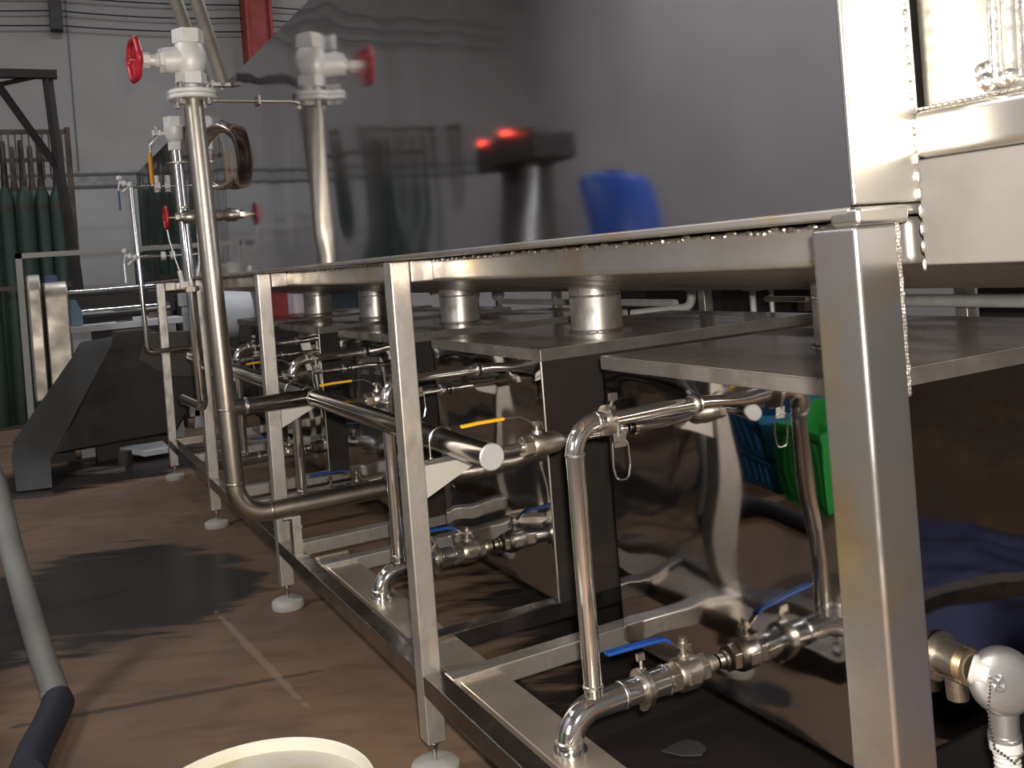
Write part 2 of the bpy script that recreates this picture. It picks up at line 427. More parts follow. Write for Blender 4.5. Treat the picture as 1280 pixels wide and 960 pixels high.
b = MB(OB).cyl((.104, -1.512, 1.385), (.104, -1.535, 2.0), .006, 10).cyl((.108, -1.545, 1.385), (.108, -1.565, 2.0), .010, 10); b.build('welded_rod', 'weld', pnl)
b = MB(OB)
for i in range(9): b.ball((.106 + random.uniform(-.004, .004), -1.512 + random.uniform(-.014, .014), 1.389 + random.uniform(-.006, .012)), random.uniform(.006, .012), 8)
for i in range(60): b.ball((.104, -1.42 - .5 * i / 60, 1.374), (.003, .005, .002), 5)
for i in range(40): b.ball((.102, NEAR - .003, 1.20 + .8 * i / 40), (.003, .003, .008), 5)
b.build('weld_blob', 'weld', pnl)

# ------------------------------------------------------------------ lower tanks, one per bay
place = ['nearest the viewer behind the heat tinted corner post', 'second along from the corner post', 'third along from the corner post', 'fourth along from the corner post', 'far end of the row']
tank_lab = ['nearest mirror polished box tank, behind the heat tinted corner post',
            'second mirror polished box tank, behind the yellow valve handle',
            'third mirror polished box tank, behind the orange valve handle',
            'fourth mirror polished box tank, behind the second frame leg',
            'farthest mirror polished box tank, at the end of the row']
for k in TANKS:
    y0, y1 = -.906 + P * k, -.133 + P * k
    o = (.5, y0, RZ)
    t = root('lower_tank', o, tank_lab[k], 'tank', 'box tanks under the long upper tank')
    zb, zt = RZ + .001, .948
    b = MB(o)
    nu = 64 if k < 2 else 36
    wavy(b, (.5, y0, zb), (0, y1 - y0, 0), (0, 0, zt - zb), nu, nu, (1, 0, 0), .0042, (3.0, 2.8), k + 1.3)
    if k == 0: wavy(b, (.5, y0, zb), (1.06, 0, 0), (0, 0, zt - zb), nu, nu // 2, (0, 1, 0), .008, (2.4, 2.2), k + 21.7)
    e = Vector
    vs = [b.bm.verts.new(p) for p in ((.5, y1, zb), (1.56, y1, zb), (1.56, y1, zt), (.5, y1, zt), (1.56, y0, zb), (1.56, y0, zt), (.5, y0, zb), (.5, y0, zt))]
    if k: wavy(MB_ := MB(o), (.5, y0, zb), (1.06, 0, 0), (0, 0, zt - zb), 20, 14, (0, 1, 0), .005, (2.4, 2.2), k + 21.7); MB_.build('end_panel', 'end_steel', t)
    for q in ((0, 1, 2, 3), (1, 4, 5, 2), (6, 4, 1, 0), (7, 5, 2, 3)): b.bm.faces.new([vs[i] for i in q])
    bmesh.ops.remove_doubles(b.bm, verts=b.bm.verts, dist=1e-5)
    b.build('tank_body', 'mirror_dark', t)
    LD = MB(o).box((.494, y0 - .006, .943), (1.566, y1 + .006, .9762)).build('lid_lip', 'lip', t, .003)
    MB(o).box((.496, y0 - .004, .9762), (1.564, y1 + .004, .9772)).build('lid', 'lid', t)
    MB(o).cyl((.4975, y0 + .0005, zb), (.4975, y0 + .0005, .945), .0035, 8).build('corner_seam', 'bright', t)
    yc = .53 + P * (k - 1)
    n = root('outlet_pipe', (.92, yc, .977), '', 'pipe', 'short wide pipes between upper tank and box tanks')
    n['label'] = ['short wide steel pipe on the lid of the nearest box tank', 'short wide steel pipe on the lid of the second box tank',
                  'short wide steel pipe on the lid of the third box tank', 'short wide steel pipe on the lid of the fourth box tank',
                  'short wide steel pipe on the lid of the farthest box tank'][k]
    on = (.92, yc, .977)
    MB(on).lathe((.92, yc, .977), (0, 0, 1), [(0, .087), (.16, .087)], 40).build('pipe', 'tube', n)
    MB(on).lathe((.92, yc, 1.092), (0, 0, 1), [(0, .0875), (.002, .0895), (.006, .0895), (.008, .0875)], 40).build('seam_ring', 'polished', n)
    MB(on).lathe((.92, yc, .977), (0, 0, 1), [(0, .097), (.004, .096), (.008, .088)], 40).build('weld_ring', 'weld', n)

# ------------------------------------------------------------------ per-bay plumbing, built for the near bay and copied
YP = -.487
o = (.115, YP, .245)
cp = root('circulation_pipe', o, 'x', 'pipe', 'polished pipe loops in front of the box tanks')
b = MB(o); b.tube(fillet([(.118, YP, .245), (.118, YP, .322), (.305, YP, .322)], .066), .0268, 24)
b.tube([(.118, YP, .245), (.118, YP, .252)], .035, 24)
b.build('drain_elbow', 'polished', cp)
b = MB(o); b.tube(fillet([(.182, YP, .335), (.182, YP, .892), (.262, YP, .892)], .058), .0195, 24); b.build('riser', 'polished', cp)
b = MB(o); b.tube([(.262, YP, .892), (.30, YP, .892), (.40, YP, .893), (.4975, YP, .893)], .0155, 20); b.build('top_branch', 'polished', cp)
b = MB(o)
for p, d, r in (((.182, YP, .355), (0, 0, 1), .0215), ((.182, YP, .828), (0, 0, 1), .0215), ((.236, YP, .892), (1, 0, 0), .0215), ((.488, YP, .893), (1, 0, 0), .021), ((.245, YP, .322), (1, 0, 0), .0286), ((.118, YP, .262), (0, 0, 1), .0292)):
    MB(o).lathe(p, d, [(0, r - .003), (.003, r), (.008, r), (.011, r - .003)]).build('weld_collar', 'weld', cp)
def clamp(x, z, r, par, ang=0.):
    b = MB(o)
    b.lathe((x, YP, z), (1, 0, 0), [(-.008, r), (-.006, r + .006), (.006, r + .006), (.008, r)])
    ring = b.build('pipe_clamp', 'cast', par)
    d = Vector((0, -math.sin(ang), math.cos(ang)))
    c0 = Vector((x, YP, z)) + d * (r + .005)
    b = MB(o).cyl(c0, c0 + d * .022, .004, 10)
    b.box(c0 + d * .022 - V(.009, .004, .003), c0 + d * .022 + V(.009, .004, .012))
    b.box(c0 - V(.008, .006, .006), c0 + V(.008, .006, .004)).build('clamp_bolt', 'wire', ring)
    e = MB(o); c1 = Vector((x, YP, z)) - d * (r + .004)
    e.box(c1 - V(.007, .006, .008), c1 + V(.007, .006, .004)); e.build('clamp_hinge', 'cast', ring)
    return ring
clamp(.303, .322, .034, cp)
cl = clamp(.268, .892, .025, cp, .5)
b = MB(o).box((.262, YP - .03, .838), (.290, YP - .027, .866)).tube([(.272, YP - .029, .885), (.272, YP - .029, .86)], .0025, 8); b.build('tag_plate', 'bright', cl)
b = MB(o).tube(fillet([(.256, YP - .029, .848), (.254, YP - .029, .800), (.260, YP - .03, .772), (.288, YP - .03, .770), (.296, YP - .029, .80), (.294, YP - .029, .85), (.256, YP - .029, .849)], .012), .002, 8); b.build('wire_loop', 'wire', cl)
b = MB(o).lathe((.31, YP, .322), (1, 0, 0), [(0, .033), (.006, .033), (.010, .0283), (.048, .0283), (.050, .032), (.054, .032)]); b.build('ferrule', 'polished', cp)
cp_labels = ['polished pipe loop standing nearest, its elbow on the drain channel',
             'polished pipe loop close behind the first square leg',
             'polished pipe loop just right of the second square leg',
             'polished pipe loop between the big bent pipe and the second square leg', 'farthest polished pipe loop at the end of the row']
loops = [cp]
for k in range(1, 4):
    c2 = copy_tree(cp); c2.location.y += P * k; loops.append(c2)
for q, lb in zip(loops, cp_labels): q['label'] = lb

# drain ball valve (lever lies outwards)
o = (.42, YP, .322); ZV = .322
bv = root('drain_valve', o, 'x', 'valve', 'ball valves with levers at the foot of the box tanks')
b = MB(o).hexa((.364, YP, ZV), (.388, YP, ZV), .034).lathe((.388, YP, ZV), (1, 0, 0), [(0, .031), (.008, .035), (.046, .036), (.058, .031)], 24)
b.hexa((.446, YP, ZV), (.466, YP, ZV), .031).box((.40, YP - .0385, ZV - .012), (.432, YP - .028, ZV + .012)); b.build('valve_body', 'cast', bv, .0015)
b = MB(o).lathe((.466, YP, ZV), (1, 0, 0), [(0, .016), (.010, .021), (.014, .021), (.018, .016), (.031, .0165)], 20); b.build('nipple', 'cast', bv)
b = MB(o).cyl((.415, YP, ZV + .03), (.415, YP, ZV + .062), .0075, 12).hexa((.415, YP, ZV + .056), (.415, YP, ZV + .068), .013).lathe((.415, YP, ZV + .028), (0, 0, 1), [(0, .014), (.012, .013)], 16).cyl((.415, YP, ZV + .068), (.415, YP, ZV + .078), .008, 10)
b.build('stem', 'cast', bv)
def lever(o, path, w, n0, name_mat, par):
    """flat bent lever: bare steel near the stem, sleeve after point n0"""
    def strip(pts, th, ww):
        b = MB(o); pts = [Vector(p) for p in pts]; rows = []
        for i, p in enumerate(pts):
            t = (pts[min(i + 1, len(pts) - 1)] - pts[max(i - 1, 0)]).normalized(); s = Vector((0, 1, 0)); up = s.cross(t).normalized()
            rows.append([b.bm.verts.new(p + s * a * ww / 2 + up * c_ * th / 2) for a, c_ in ((-1, -1), (1, -1), (1, 1), (-1, 1))])
        for p, q in zip(rows, rows[1:]):
            for i in range(4): b.bm.faces.new((p[i], p[(i + 1) % 4], q[(i + 1) % 4], q[i]))
        b.bm.faces.new(rows[0][::-1]); b.bm.faces.new(rows[-1]); return b
    L = strip(path[:n0 + 1], .003, w * .7).build('lever', 'wire', par)
    strip(path[n0:], .008, w).build('sleeve', name_mat, L, .003)
    return L
lever(o, [(.432, YP, ZV + .042), (.430, YP, ZV + .060), (.40, YP, ZV + .060), (.378, YP, ZV + .078), (.362, YP, ZV + .088), (.30, YP, ZV + .091), (.218, YP, ZV + .094)], .02, 3, 'blue', bv)
vl = ['blue handled ball valve at the foot of the nearest box tank', 'blue handled ball valve seen just right of the first square leg',
      'ball valve at the foot of the third box tank, past the first leg', 'ball valve at the foot of the fourth box tank, past the second leg', 'ball valve at the foot of the farthest box tank']
vs_ = [bv]
for k in range(1, 4):
    c2 = copy_tree(bv); c2.location.y += P * k; vs_.append(c2)
for q, lb in zip(vs_, vl): q['label'] = lb

# inlet ball valve between header and tank
YI, ZI = -.215, .805
o = (.14, YI, ZI)
iv = root('inlet_valve', o, 'x', 'valve', 'ball valves between header pipe and box tanks')
b = MB(o).cyl((.139, YI, ZI), (.215, YI, ZI), .0125, 16).cyl((.30, YI, ZI), (.4975, YI, ZI), .0105, 16).lathe((.475, YI, ZI), (1, 0, 0), [(0, .012), (.003, .02), (.012, .02), (.015, .012)]); b.build('nipple', 'polished', iv)
b = MB(o).hexa((.205, YI, ZI), (.228, YI, ZI), .026).lathe((.228, YI, ZI), (1, 0, 0), [(0, .024), (.006, .028), (.034, .029), (.046, .026), (.07, .024), (.085, .016)], 24); b.build('valve_body', 'cast', iv, .0015)
b = MB(o).cyl((.248, YI, ZI + .025), (.248, YI, ZI + .052), .0065, 12).hexa((.248, YI, ZI + .046), (.248, YI, ZI + .056), .011).lathe((.248, YI, ZI + .024), (0, 0, 1), [(0, .013), (.010, .012)], 16); b.build('stem', 'cast', iv)
lever(o, [(.264, YI, ZI + .036), (.262, YI, ZI + .05), (.238, YI, ZI + .05), (.222, YI, ZI + .062), (.205, YI, ZI + .072), (.165, YI, ZI + .073), (.10, YI, ZI + .073), (.055, YI, ZI + .071)], .012, 5, 'yellow', iv)
il = ['yellow handled ball valve beside the capped end of the header pipe', 'orange yellow handled ball valve seen just left of the first square leg',
      'small lever valve behind the second square leg', 'small lever valve left of the second square leg']
ivs = [iv]
for k in range(1, 4):
    c2 = copy_tree(iv); c2.location.y += P * k; ivs.append(c2)
for q, lb in zip(ivs, il): q['label'] = lb

# ------------------------------------------------------------------ header pipe
o = (.11, -.25, .805)
hp = root('header_pipe', o, 'dark polished header pipe ending in a round cap beside the first square leg', 'pipe')
YB = 1.17
MB(o).cyl((.11, -.246, .805), (.11, 3.75, .805), .030, 32).build('pipe', 'dark_pipe', hp)
MB(o).lathe((.11, -.246, .805), (0, -1, 0), [(0, .0305), (.004, .0305), (.006, .028)], 32).build('end_cap', 'cap', hp)
MB(o).cyl((.11, YB, .805), (-.165, YB, .805), .028, 28).build('branch', 'dark_pipe', hp)
for y in (1.12, 1.215): MB(o).lathe((.11, y, .805), (0, 1, 0), [(0, .0302), (.002, .032), (.006, .032), (.008, .0302)], 28).build('weld_collar', 'weld', hp)
MB(o).lathe((-.13, YB, .805), (1, 0, 0), [(0, .0285), (.003, .031), (.01, .031), (.013, .0285)], 28).build('weld_collar', 'weld', hp)
for k in (0, 1, 2):
    y = S * k + .03
    a = [(.11 + .0325 * math.cos(t), y, .805 + .0325 * math.sin(t)) for t in [PI * i / 16 for i in range(17)]]
    u = MB(o).tube([(.1425, y, .745)] + a + [(.0775, y, .745)], .003, 8)
    u.hexa((.1425, y, .757), (.1425, y, .765), .008).hexa((.0775, y, .757), (.0775, y, .765), .008)
    u.build('u_bolt', 'wire', hp)

# ------------------------------------------------------------------ big matte supply pipe with flange
o = (-.19, YB, .433)
bp = root('supply_pipe', o, 'tall matte steel pipe bent at the foot to run between the box tanks', 'pipe')
MB(o).tube(fillet([(-.219, YB, 1.875), (-.178, YB, .433), (1.2, YB, .433)], .105, 14), .033, 36).build('pipe', 'matte_pipe', bp)
b = MB(o)
for p, d in (((-.182, YB, .545), (0, 0, 1)), ((-.07, YB, .433), (1, 0, 0)), ((-.189, YB, .80), (0, 0, 1))):
    MB(o).lathe(p, d, [(0, .0332), (.002, .0345), (.006, .0345), (.008, .0332)], 36).build('weld_ring', 'matte_pipe', bp)
fl_ = MB(o).lathe((-.219, YB, 1.868), (0, 0, 1), [(-.008, .078), (-.004, .082), (.006, .082), (.008, .076), (.010, .082), (.021, .082), (.024, .078)], 40); F_ = fl_.build('flange', 'galv', bp)
b = MB(o)
for i in range(4):
    a = PI / 4 + i * PI / 2; c_ = V(-.219 + .062 * math.cos(a), YB + .062 * math.sin(a), 1.84)
    MB(o).cyl(c_, c_ + V(0, 0, .075), .006, 10).hexa(c_, c_ + V(0, 0, .014), .012).hexa(c_ + V(0, 0, .062), c_ + V(0, 0, .072), .012).build('flange_bolt', 'wire', F_)
b = MB(o).box((-.165, YB - .012, 1.856), (-.002, YB + .012, 1.861)).box((-.006, YB - .03, 1.845), (-.001, YB + .03, 1.875)); b.build('wall_strap', 'matte_pipe', bp)
MB(o).tube(fillet([(.022, YB, .47), (.022, YB, .40), (-.022, YB, .40)], .0), .0035, 8).build('u_bolt', 'wire', bp)

# gate valve on top
o = (-.219, YB, 1.893)
gv = root('gate_valve', o, 'pale cast valve with red handwheel on top of the tall matte pipe', 'valve')
x0 = -.219
b = MB(o).cyl((x0, YB, 1.893), (x0, YB, 1.935), .024, 20).hexa((x0, YB, 1.912), (x0, YB, 1.953), .052)
b.lathe((x0, YB, 1.95), (0, 0, 1), [(0, .038), (.012, .046), (.04, .054), (.07, .054), (.10, .044), (.108, .042)], 28)
b.hexa((x0, YB, 2.052), (x0, YB, 2.098), .053)
b.tube([(x0 - .01, YB, 2.00), (x0 - .06, YB, 1.995), (x0 - .086, YB, 1.993)], [.046, .043, .042], 24)
b.build('valve_body', 'galv', gv, .002)
b = MB(o).hexa((x0 - .084, YB, 1.993), (x0 - .10, YB, 1.993), .040).lathe((x0 - .10, YB, 1.993), (-1, 0, 0), [(0, .026), (.012, .02), (.03, .018)], 20).hexa((x0 - .128, YB, 1.993), (x0 - .15, YB, 1.993), .026)
b.build('bonnet', 'galv', gv, .001)
b = MB(o).cyl((x0 - .15, YB, 1.993), (x0 - .19, YB, 1.993), .007, 12); b.build('stem', 'brass', gv)
def handwheel(o, c, R, par, lobes=6, tilt=0.):
    b = MB(o); c = Vector(c); N = 72; pts = []
    for i in range(N):
        a = 2 * PI * i / N; rr = R * (1 + .045 * math.cos(lobes * a))
        pts.append(c + Matrix.Rotation(tilt, 3, 'Z') @ V(0, rr * math.cos(a), rr * math.sin(a)))
    b.tube(pts, R * .165, 12, closed=True)
    for i in range(3):
        a = 2 * PI * i / 3 + .4
        b.tube([c, c + Matrix.Rotation(tilt, 3, 'Z') @ V(0, R * .97 * math.cos(a), R * .97 * math.sin(a))], [R * .16, R * .12], 10)
    b.lathe(c + V(-.012, 0, 0), (1, 0, 0), [(0, R * .22), (.024, R * .22)], 16)
    return b.build('handwheel', 'red', par)
handwheel(o, (x0 - .176, YB, 1.993), .066, gv, tilt=.12)

# ------------------------------------------------------------------ thinner polished riser behind it, with orange lever valve
o = (-.03, 2.6, .6)
r2 = root('riser_pipe', o, 'slim mirror polished riser pipe just left of the tall matte pipe', 'pipe')
MB(o).tube(fillet([(-.062, 2.6, 1.885), (-.032, 2.6, .64), (-.032, 3.2, .62)], .05), .0255, 28).build('pipe', 'polished', r2)
b = MB(o).lathe((-.053, 2.6, 1.60), (0, 0, 1), [(0, .026), (.003, .030), (.01, .030), (.013, .026)]).lathe((-.040, 2.6, 1.20), (0, 0, 1), [(0, .026), (.004, .034), (.022, .034), (.026, .026)]).lathe((-.060, 2.6, 1.82), (0, 0, 1), [(0, .05), (.006, .05)])
b.box((-.075, 2.55, 1.20), (-.035, 2.575, 1.225)); b.build('collar', 'cast', r2)
o = (-.063, 2.6, 1.885)
v2 = root('lever_valve', o, 'pale lever valve with hanging orange handle on top of the slim riser pipe', 'valve')
b = MB(o).hexa((-.063, 2.6, 1.885), (-.063, 2.6, 1.925), .036).lathe((-.064, 2.6, 1.922), (0, 0, 1), [(0, .030), (.02, .046), (.075, .05), (.08, .046)], 24).hexa((-.066, 2.6, 1.995), (-.066, 2.6, 2.045), .046)
b.build('valve_body', 'galv', v2, .002)
b = MB(o).cyl((-.105, 2.6, 1.965), (-.165, 2.6, 1.965), .010, 12).hexa((-.128, 2.6, 1.965), (-.138, 2.6, 1.965), .018).hexa((-.156, 2.6, 1.965), (-.166, 2.6, 1.965), .018); b.build('stem', 'galv', v2)
b = MB(o).tube([(-.148, 2.6, 2.0), (-.148, 2.6, 1.94), (-.178, 2.6, 1.91), (-.184, 2.6, 1.87)], .008, 10); L_ = b.build('lever', 'wire', v2)
MB(o).tube([(-.184, 2.6, 1.875), (-.182, 2.6, 1.725)], .0105, 12).build('sleeve', 'orange', L_)

# side gate valve on a pipe from the tank wall
o = (-.06, 2.2, 1.535)
gs = root('side_valve', o, 'small cast valve with red handwheel on a stub from the upper tank side', 'valve')
b = MB(o).cyl((-.002, 2.2, 1.535), (-.05, 2.2, 1.535), .015, 16).hexa((-.02, 2.2, 1.535), (-.045, 2.2, 1.535), .026).lathe((-.05, 2.2, 1.535), (-1, 0, 0), [(0, .024), (.02, .032), (.06, .030), (.075, .02), (.085, .016)], 24)
b.build('valve_body', 'cast', gs)
b = MB(o).hexa((-.135, 2.2, 1.535), (-.152, 2.2, 1.535), .02).cyl((-.15, 2.2, 1.535), (-.19, 2.2, 1.535), .006, 10); b.build('stem', 'cast', gs)
handwheel(o, (-.19, 2.2, 1.535), .046, gs, 5)
b = MB((-.06, 2.2, 1.535)); b.tube([(-.19, 2.2, 1.487), (-.185, 2.2, 1.44), (-.168, 2.2, 1.36), (-.15, 2.2, 1.29)], .0035, 8)
w_ = b.build('sensor_wire', 'wire', gs)
MB((-.06, 2.2, 1.535)).cyl((-.15, 2.2, 1.30), (-.142, 2.2, 1.245), .011, 12).box((-.152, 2.19, 1.225), (-.118, 2.21, 1.25)).build('plug', 'galv', w_)

# coiled hose
o = (-.06, 1.77, 1.88)
hc = MB(o); ax = Vector((math.cos(.62), math.sin(.62), 0)).normalized()
for i in range(5):
    hc.torus((-.045 + .010 * i, 1.74 + .006 * i, 1.735 + random.uniform(-.006, .006)), ax, .122 + random.uniform(-.008, .008), .0075, 44, 8)
h_ = hc.build('hose_coil', 'coil'); tag(h_, 'coil of brown hose hanging on the upper tank side right of the tall pipe', 'hose')
MB(o).tube([(0.002, 1.80, 1.90), (-.02, 1.79, 1.885), (-.04, 1.755, 1.862)], .004, 8).build('hook', 'wire', h_)

# pair of hoses coming down onto the tank top
for (a, b_, lb) in (((.012, 1.75, 2.03), (-.072, 1.75, 2.374), 'grey brown overhead pipe, right one of the slanting pair above the tall pipe'),
                    ((-.047, 1.84, 2.05), (-.135, 1.84, 2.39), 'grey brown overhead pipe, left one of the slanting pair above the tall pipe')):
    A, B_ = Vector(a), Vector(b_)
    p = root('overhead_pipe', a, lb, 'pipe', 'slanting pair of overhead pipes')
    MB(a).tube([A, B_, A + (B_ - A) * 2.2 + V(0, .05, 0), A + (B_ - A) * 4 + V(0, .1, 0)], .027, 18).build('pipe', 'hose_pipe', p)
    q = MB(a).box(A - V(.045, .02, .004), A + V(.05, .02, .008)).cyl(A + V(.03, 0, -.02), A + V(.03, 0, .02), .007, 10); q.build('end_clamp', 'galv', p)

# thin gauge pipe further back
o = (-.15, 3.6, .86)
tp = root('gauge_pipe', o, 'thin polished gauge pipe standing alone at the far left of the tank', 'pipe')
MB(o).tube(fillet([(-.17, 3.6, 1.83), (-.148, 3.6, .866), (.12, 3.6, .866)], .035), .0135, 18).build('pipe', 'thin', tp)
MB(o).tube(fillet([(-.165, 3.6, 1.815), (.0, 3.6, 1.815)], 0), .009, 12).cyl((-.16, 3.6, 1.41), (-.002, 3.6, 1.41), .009, 12).build('side_branch', 'thin', tp)
b = MB(o).hexa((-.012, 3.6, 1.815), (-.04, 3.6, 1.815), .03).cyl((-.026, 3.6, 1.78), (-.026, 3.6, 1.875), .016, 14).hexa((-.012, 3.6, 1.41), (-.035, 3.6, 1.41), .025); b.build('union', 'galv', tp)
for z, lb in ((1.825, 'small tap with blue lever on top of the thin gauge pipe'), (1.41, 'small tap halfway up the thin gauge pipe')):
    ov = (-.17, 3.6, z)
    tv = root('small_tap', ov, lb, 'tap')
    b = MB(ov).ball((-.172, 3.6, z), .02, 12).cyl((-.172, 3.6, z), (-.225, 3.6, z + .018), .012, 12).hexa((-.20, 3.6, z + .008), (-.214, 3.6, z + .012), .019).cyl((-.172, 3.6, z), (-.215, 3.6, z - .04), .009, 10)
    b.build('body', 'galv', tv)
    b = MB(ov).ball((-.228, 3.6, z + .04), (.017, .017, .017), 12).cyl((-.225, 3.6, z + .01), (-.228, 3.6, z + .04), .007, 10).tube([(-.228, 3.6, z + .02), (-.236, 3.6, z - .03)], .005, 8)
    lv = b.build('lever', 'galv', tv)
    MB(ov).tube([(-.236, 3.6, z - .03), (-.235, 3.6, z - .14)], .0055, 8).build('sleeve', 'blue' if z > 1.6 else 'wire', lv)

# ------------------------------------------------------------------ tap, knob and white hose at the near tank end
xs, zs = .70, .425
o = (xs, -1.0, zs)
tpk = root('drain_tap', o, 'round satin silver drain tap with bead chain on the near tank end', 'tap')
b = MB(o).cyl((xs, -.9065, zs), (xs, -.955, zs), .035, 24).lathe((xs, -.9065, zs), (0, -1, 0), [(0, .046), (.006, .046), (.009, .034)]).cyl((xs + .01, -.93, zs - .02), (xs + .012, -.932, zs - .075), .020, 16)
b.build('stub', 'cast', tpk)
b = MB(o).lathe((xs, -.953, zs), (0, -1, 0), [(0, .030), (.004, .034), (.008, .030), (.012, .034), (.016, .030), (.02, .034), (.024, .026)]); b.build('threaded_nut', 'brass', tpk)
b = MB(o).lathe((xs, -.974, zs), (.5, -1, -.3), [(0, .025), (.006, .028), (.012, .021), (.03, .017)]); b.build('white_collar', 'white_hose', tpk)
kc = V(xs + .042, -1.005, zs - .024); kd = Vector((-.50, -.80, .20)).normalized()
b = MB(o).lathe(kc - kd * .03, kd, [(0, .02), (.004, .044), (.016, .057), (.028, .061), (.036, .061), (.043, .057), (.048, .048), (.0505, .032), (.0515, .004)], 40); b.build('dome', 'chrome', tpk)
b = MB(o); fc = kc + kd * .024
side = kd.cross(V(0, 0, 1)).normalized(); upv = side.cross(kd)
b.torus(fc + side * .018, kd, .012, .0025, 20, 8); b.box(fc + side * .018 - V(.004, .004, .004), fc + side * .018 + V(.004, .004, .006)); b.tube([fc + side * .008 + upv * .014, fc + side * .028 - upv * .010], .003, 8); b.tube([fc + side * .008 - upv * .012, fc + side * .03 + upv * .013], .003, 8)
b.build('emblem_clip', 'chrome', tpk)
neck = kc - kd * .004 - V(0, 0, .05)
b = MB(o).cyl(neck, neck - V(.003, 0, .05), .026, 20).lathe(neck - V(.003, 0, .046), (0, 0, -1), [(0, .028), (.01, .029), (.014, .026)]); b.build('outlet_neck', 'chrome', tpk)
b = MB(o)
p0 = fc + side * .03 + upv * .004; p1 = neck + kd * .03 - side * .028 - V(0, 0, .03)
mid = [p0, p0 + side * .012 - upv * .05, p0 + side * .010 - upv * .11, p0 - side * .02 - upv * .135, p1 - V(0, 0, .03) + kd * .005, p1]
for i in range(len(mid) - 1):
    nb = max(3, int((mid[i + 1] - mid[i]).length / .0062))
    for j in range(nb): b.ball(mid[i].lerp(mid[i + 1], j / nb), .0028, 6)
b.build('bead_chain', 'wire', tpk)
hp0 = neck - V(.003, 0, .055)
pts = fillet([hp0, hp0 + V(-.006, -.01, -.12), hp0 + V(-.07, -.05, -.27), hp0 + V(-.16, -.12, -.312)], [.2, .1], 10)
dense = []
for a, c_ in zip(pts, pts[1:]):
    nn = max(1, int((c_ - a).length / .0022))
    dense += [a.lerp(c_, i / nn) for i in range(nn)]
dense.append(pts[-1])
rad = [.0215 + .0022 * math.sin(i * 1.55) for i in range(len(dense))]
hw = MB(hp0).tube(dense, rad, 18).build('corrugated_hose', 'white_hose'); tag(hw, 'white corrugated hose hanging from the round silver drain tap', 'hose')
MB(hp0).lathe(hp0 + V(0, 0, .008), (-.05, -.08, -1), [(0, .024), (.004, .028), (.028, .028), (.032, .024)]).build('hose_cuff', 'white_hose', hw)

# ------------------------------------------------------------------ things on the floor near the viewer
o = (-.505, -.50, 0); BR = .205; BH = .37
bk = root('bucket', o, 'large stained cream plastic bucket in front of the first square leg', 'bucket')
MB(o).lathe(o, (0, 0, 1), [(0, BR * .84), (.004, BR * .86), (BH - .03, BR * .985), (BH - .002, BR), (BH, BR - .0015), (BH - .002, BR - .004), (.02, BR * .85), (.016, .01)], 64).build('shell', 'bucket', bk)
b = MB(o)
b.lathe(V(*o) + V(0, 0, BH - .035), (0, 0, 1), [(0, BR + .001), (.004, BR + .008), (.008, BR + .008), (.012, BR + .001)], 64); b.build('rim_band', 'bucket', bk)
a_ = [V(-.505 + (BR + .01) * math.cos(t), -.50 + (BR + .01) * math.sin(t) * .9 - .02, BH - .03 - .14 * abs(math.sin(t))) for t in [PI + PI * i / 24 for i in range(25)]]
MB(o).tube(a_, .004, 8).build('bail_handle', 'wire', bk)

sc = MB((.56, -.26, 0)).prism([(.519, -.229, .006), (.545, -.275, .006), (.585, -.30, .006), (.612, -.285, .006), (.618, -.25, .006), (.596, -.222, .006), (.565, -.222, .006)], (0, 0, .004))
tag(sc.build('sheet_scrap', 'grey_sheet'), 'leaf shaped grey scrap of sheet lying on the wet floor under the frame', 'scrap')

b = MB((1.7, -1.8, 0)); wavy(b, (1.0, -2.4, .09), (1.5, 0, 0), (0, 1.1, 0), 40, 30, (0, 0, 1), .11, (3.5, 3.5), 17, .05)  # unseen sheet added so its reflection stands in for blue trousers
tp_ = b.build('blue_reflection_prop', 'prop_blue'); tag(tp_, 'crumpled blue sheet added on the floor to reflect as blue trousers in the near tank end', 'reflection prop')
so = tp_.modifiers.new('sheet', 'SOLIDIFY'); so.thickness = .004
# grey hose with navy end leaning in from the left
o = (-.76, .98, 0)
gh = root('covered_hose', o, 'grey covered hose coming down to a navy blue end at the left of the floor', 'hose')
b = MB(o)
pts = [(-1.95, 2.5, .036), (-1.85, 2.42, .15), (-1.68, 2.3, .52), (-1.48, 2.15, .86), (-1.28, 1.98, 1.00), (-1.12, 1.82, .985), (-.98, 1.62, .86), (-.895, 1.39, .64), (-.862, 1.26, .44), (-.83, 1.15, .285), (-.80, 1.07, .15), (-.772, 1.0, .052)]
b.tube([V(*p) for p in pts], [.034] * 7 + [.033, .034, .036, .036, .038], 20); b.build('grey_cover', 'grey_hose', gh)
b = MB(o); b.tube([V(-.773, 1.0, .05), V(-.772, .96, .045), V(-.80, .83, .045), V(-.835, .70, .045), V(-.86, .56, .045)], [.040, .046, .044, .044, .045], 20); b.build('navy_end', 'navy', gh)
b = MB(o).lathe((-.776, 1.01, .068), (-.1, -.3, -.9), [(0, .038), (.004, .042), (.012, .042), (.016, .038)]); b.build('binding', 'grey_hose', gh)

o = (-1.28, 1.98, 0)
tr_ = root('steel_trestle', o, 'low rusty steel trestle left of the aisle with the grey covered hose over it', 'trestle')
MB(o).box((-1.46, 1.955, .925), (-1.10, 2.005, .964)).build('top_bar', 'rust', tr_)
for dx in (-1, 1):
    for dy in (-1, 1):
        MB(o).tube([(-1.28 + .15 * dx, 1.98, .93), (-1.28 + .17 * dx, 1.98 + .2 * dy, 0)], .016, 8).build('leg', 'rust', tr_)
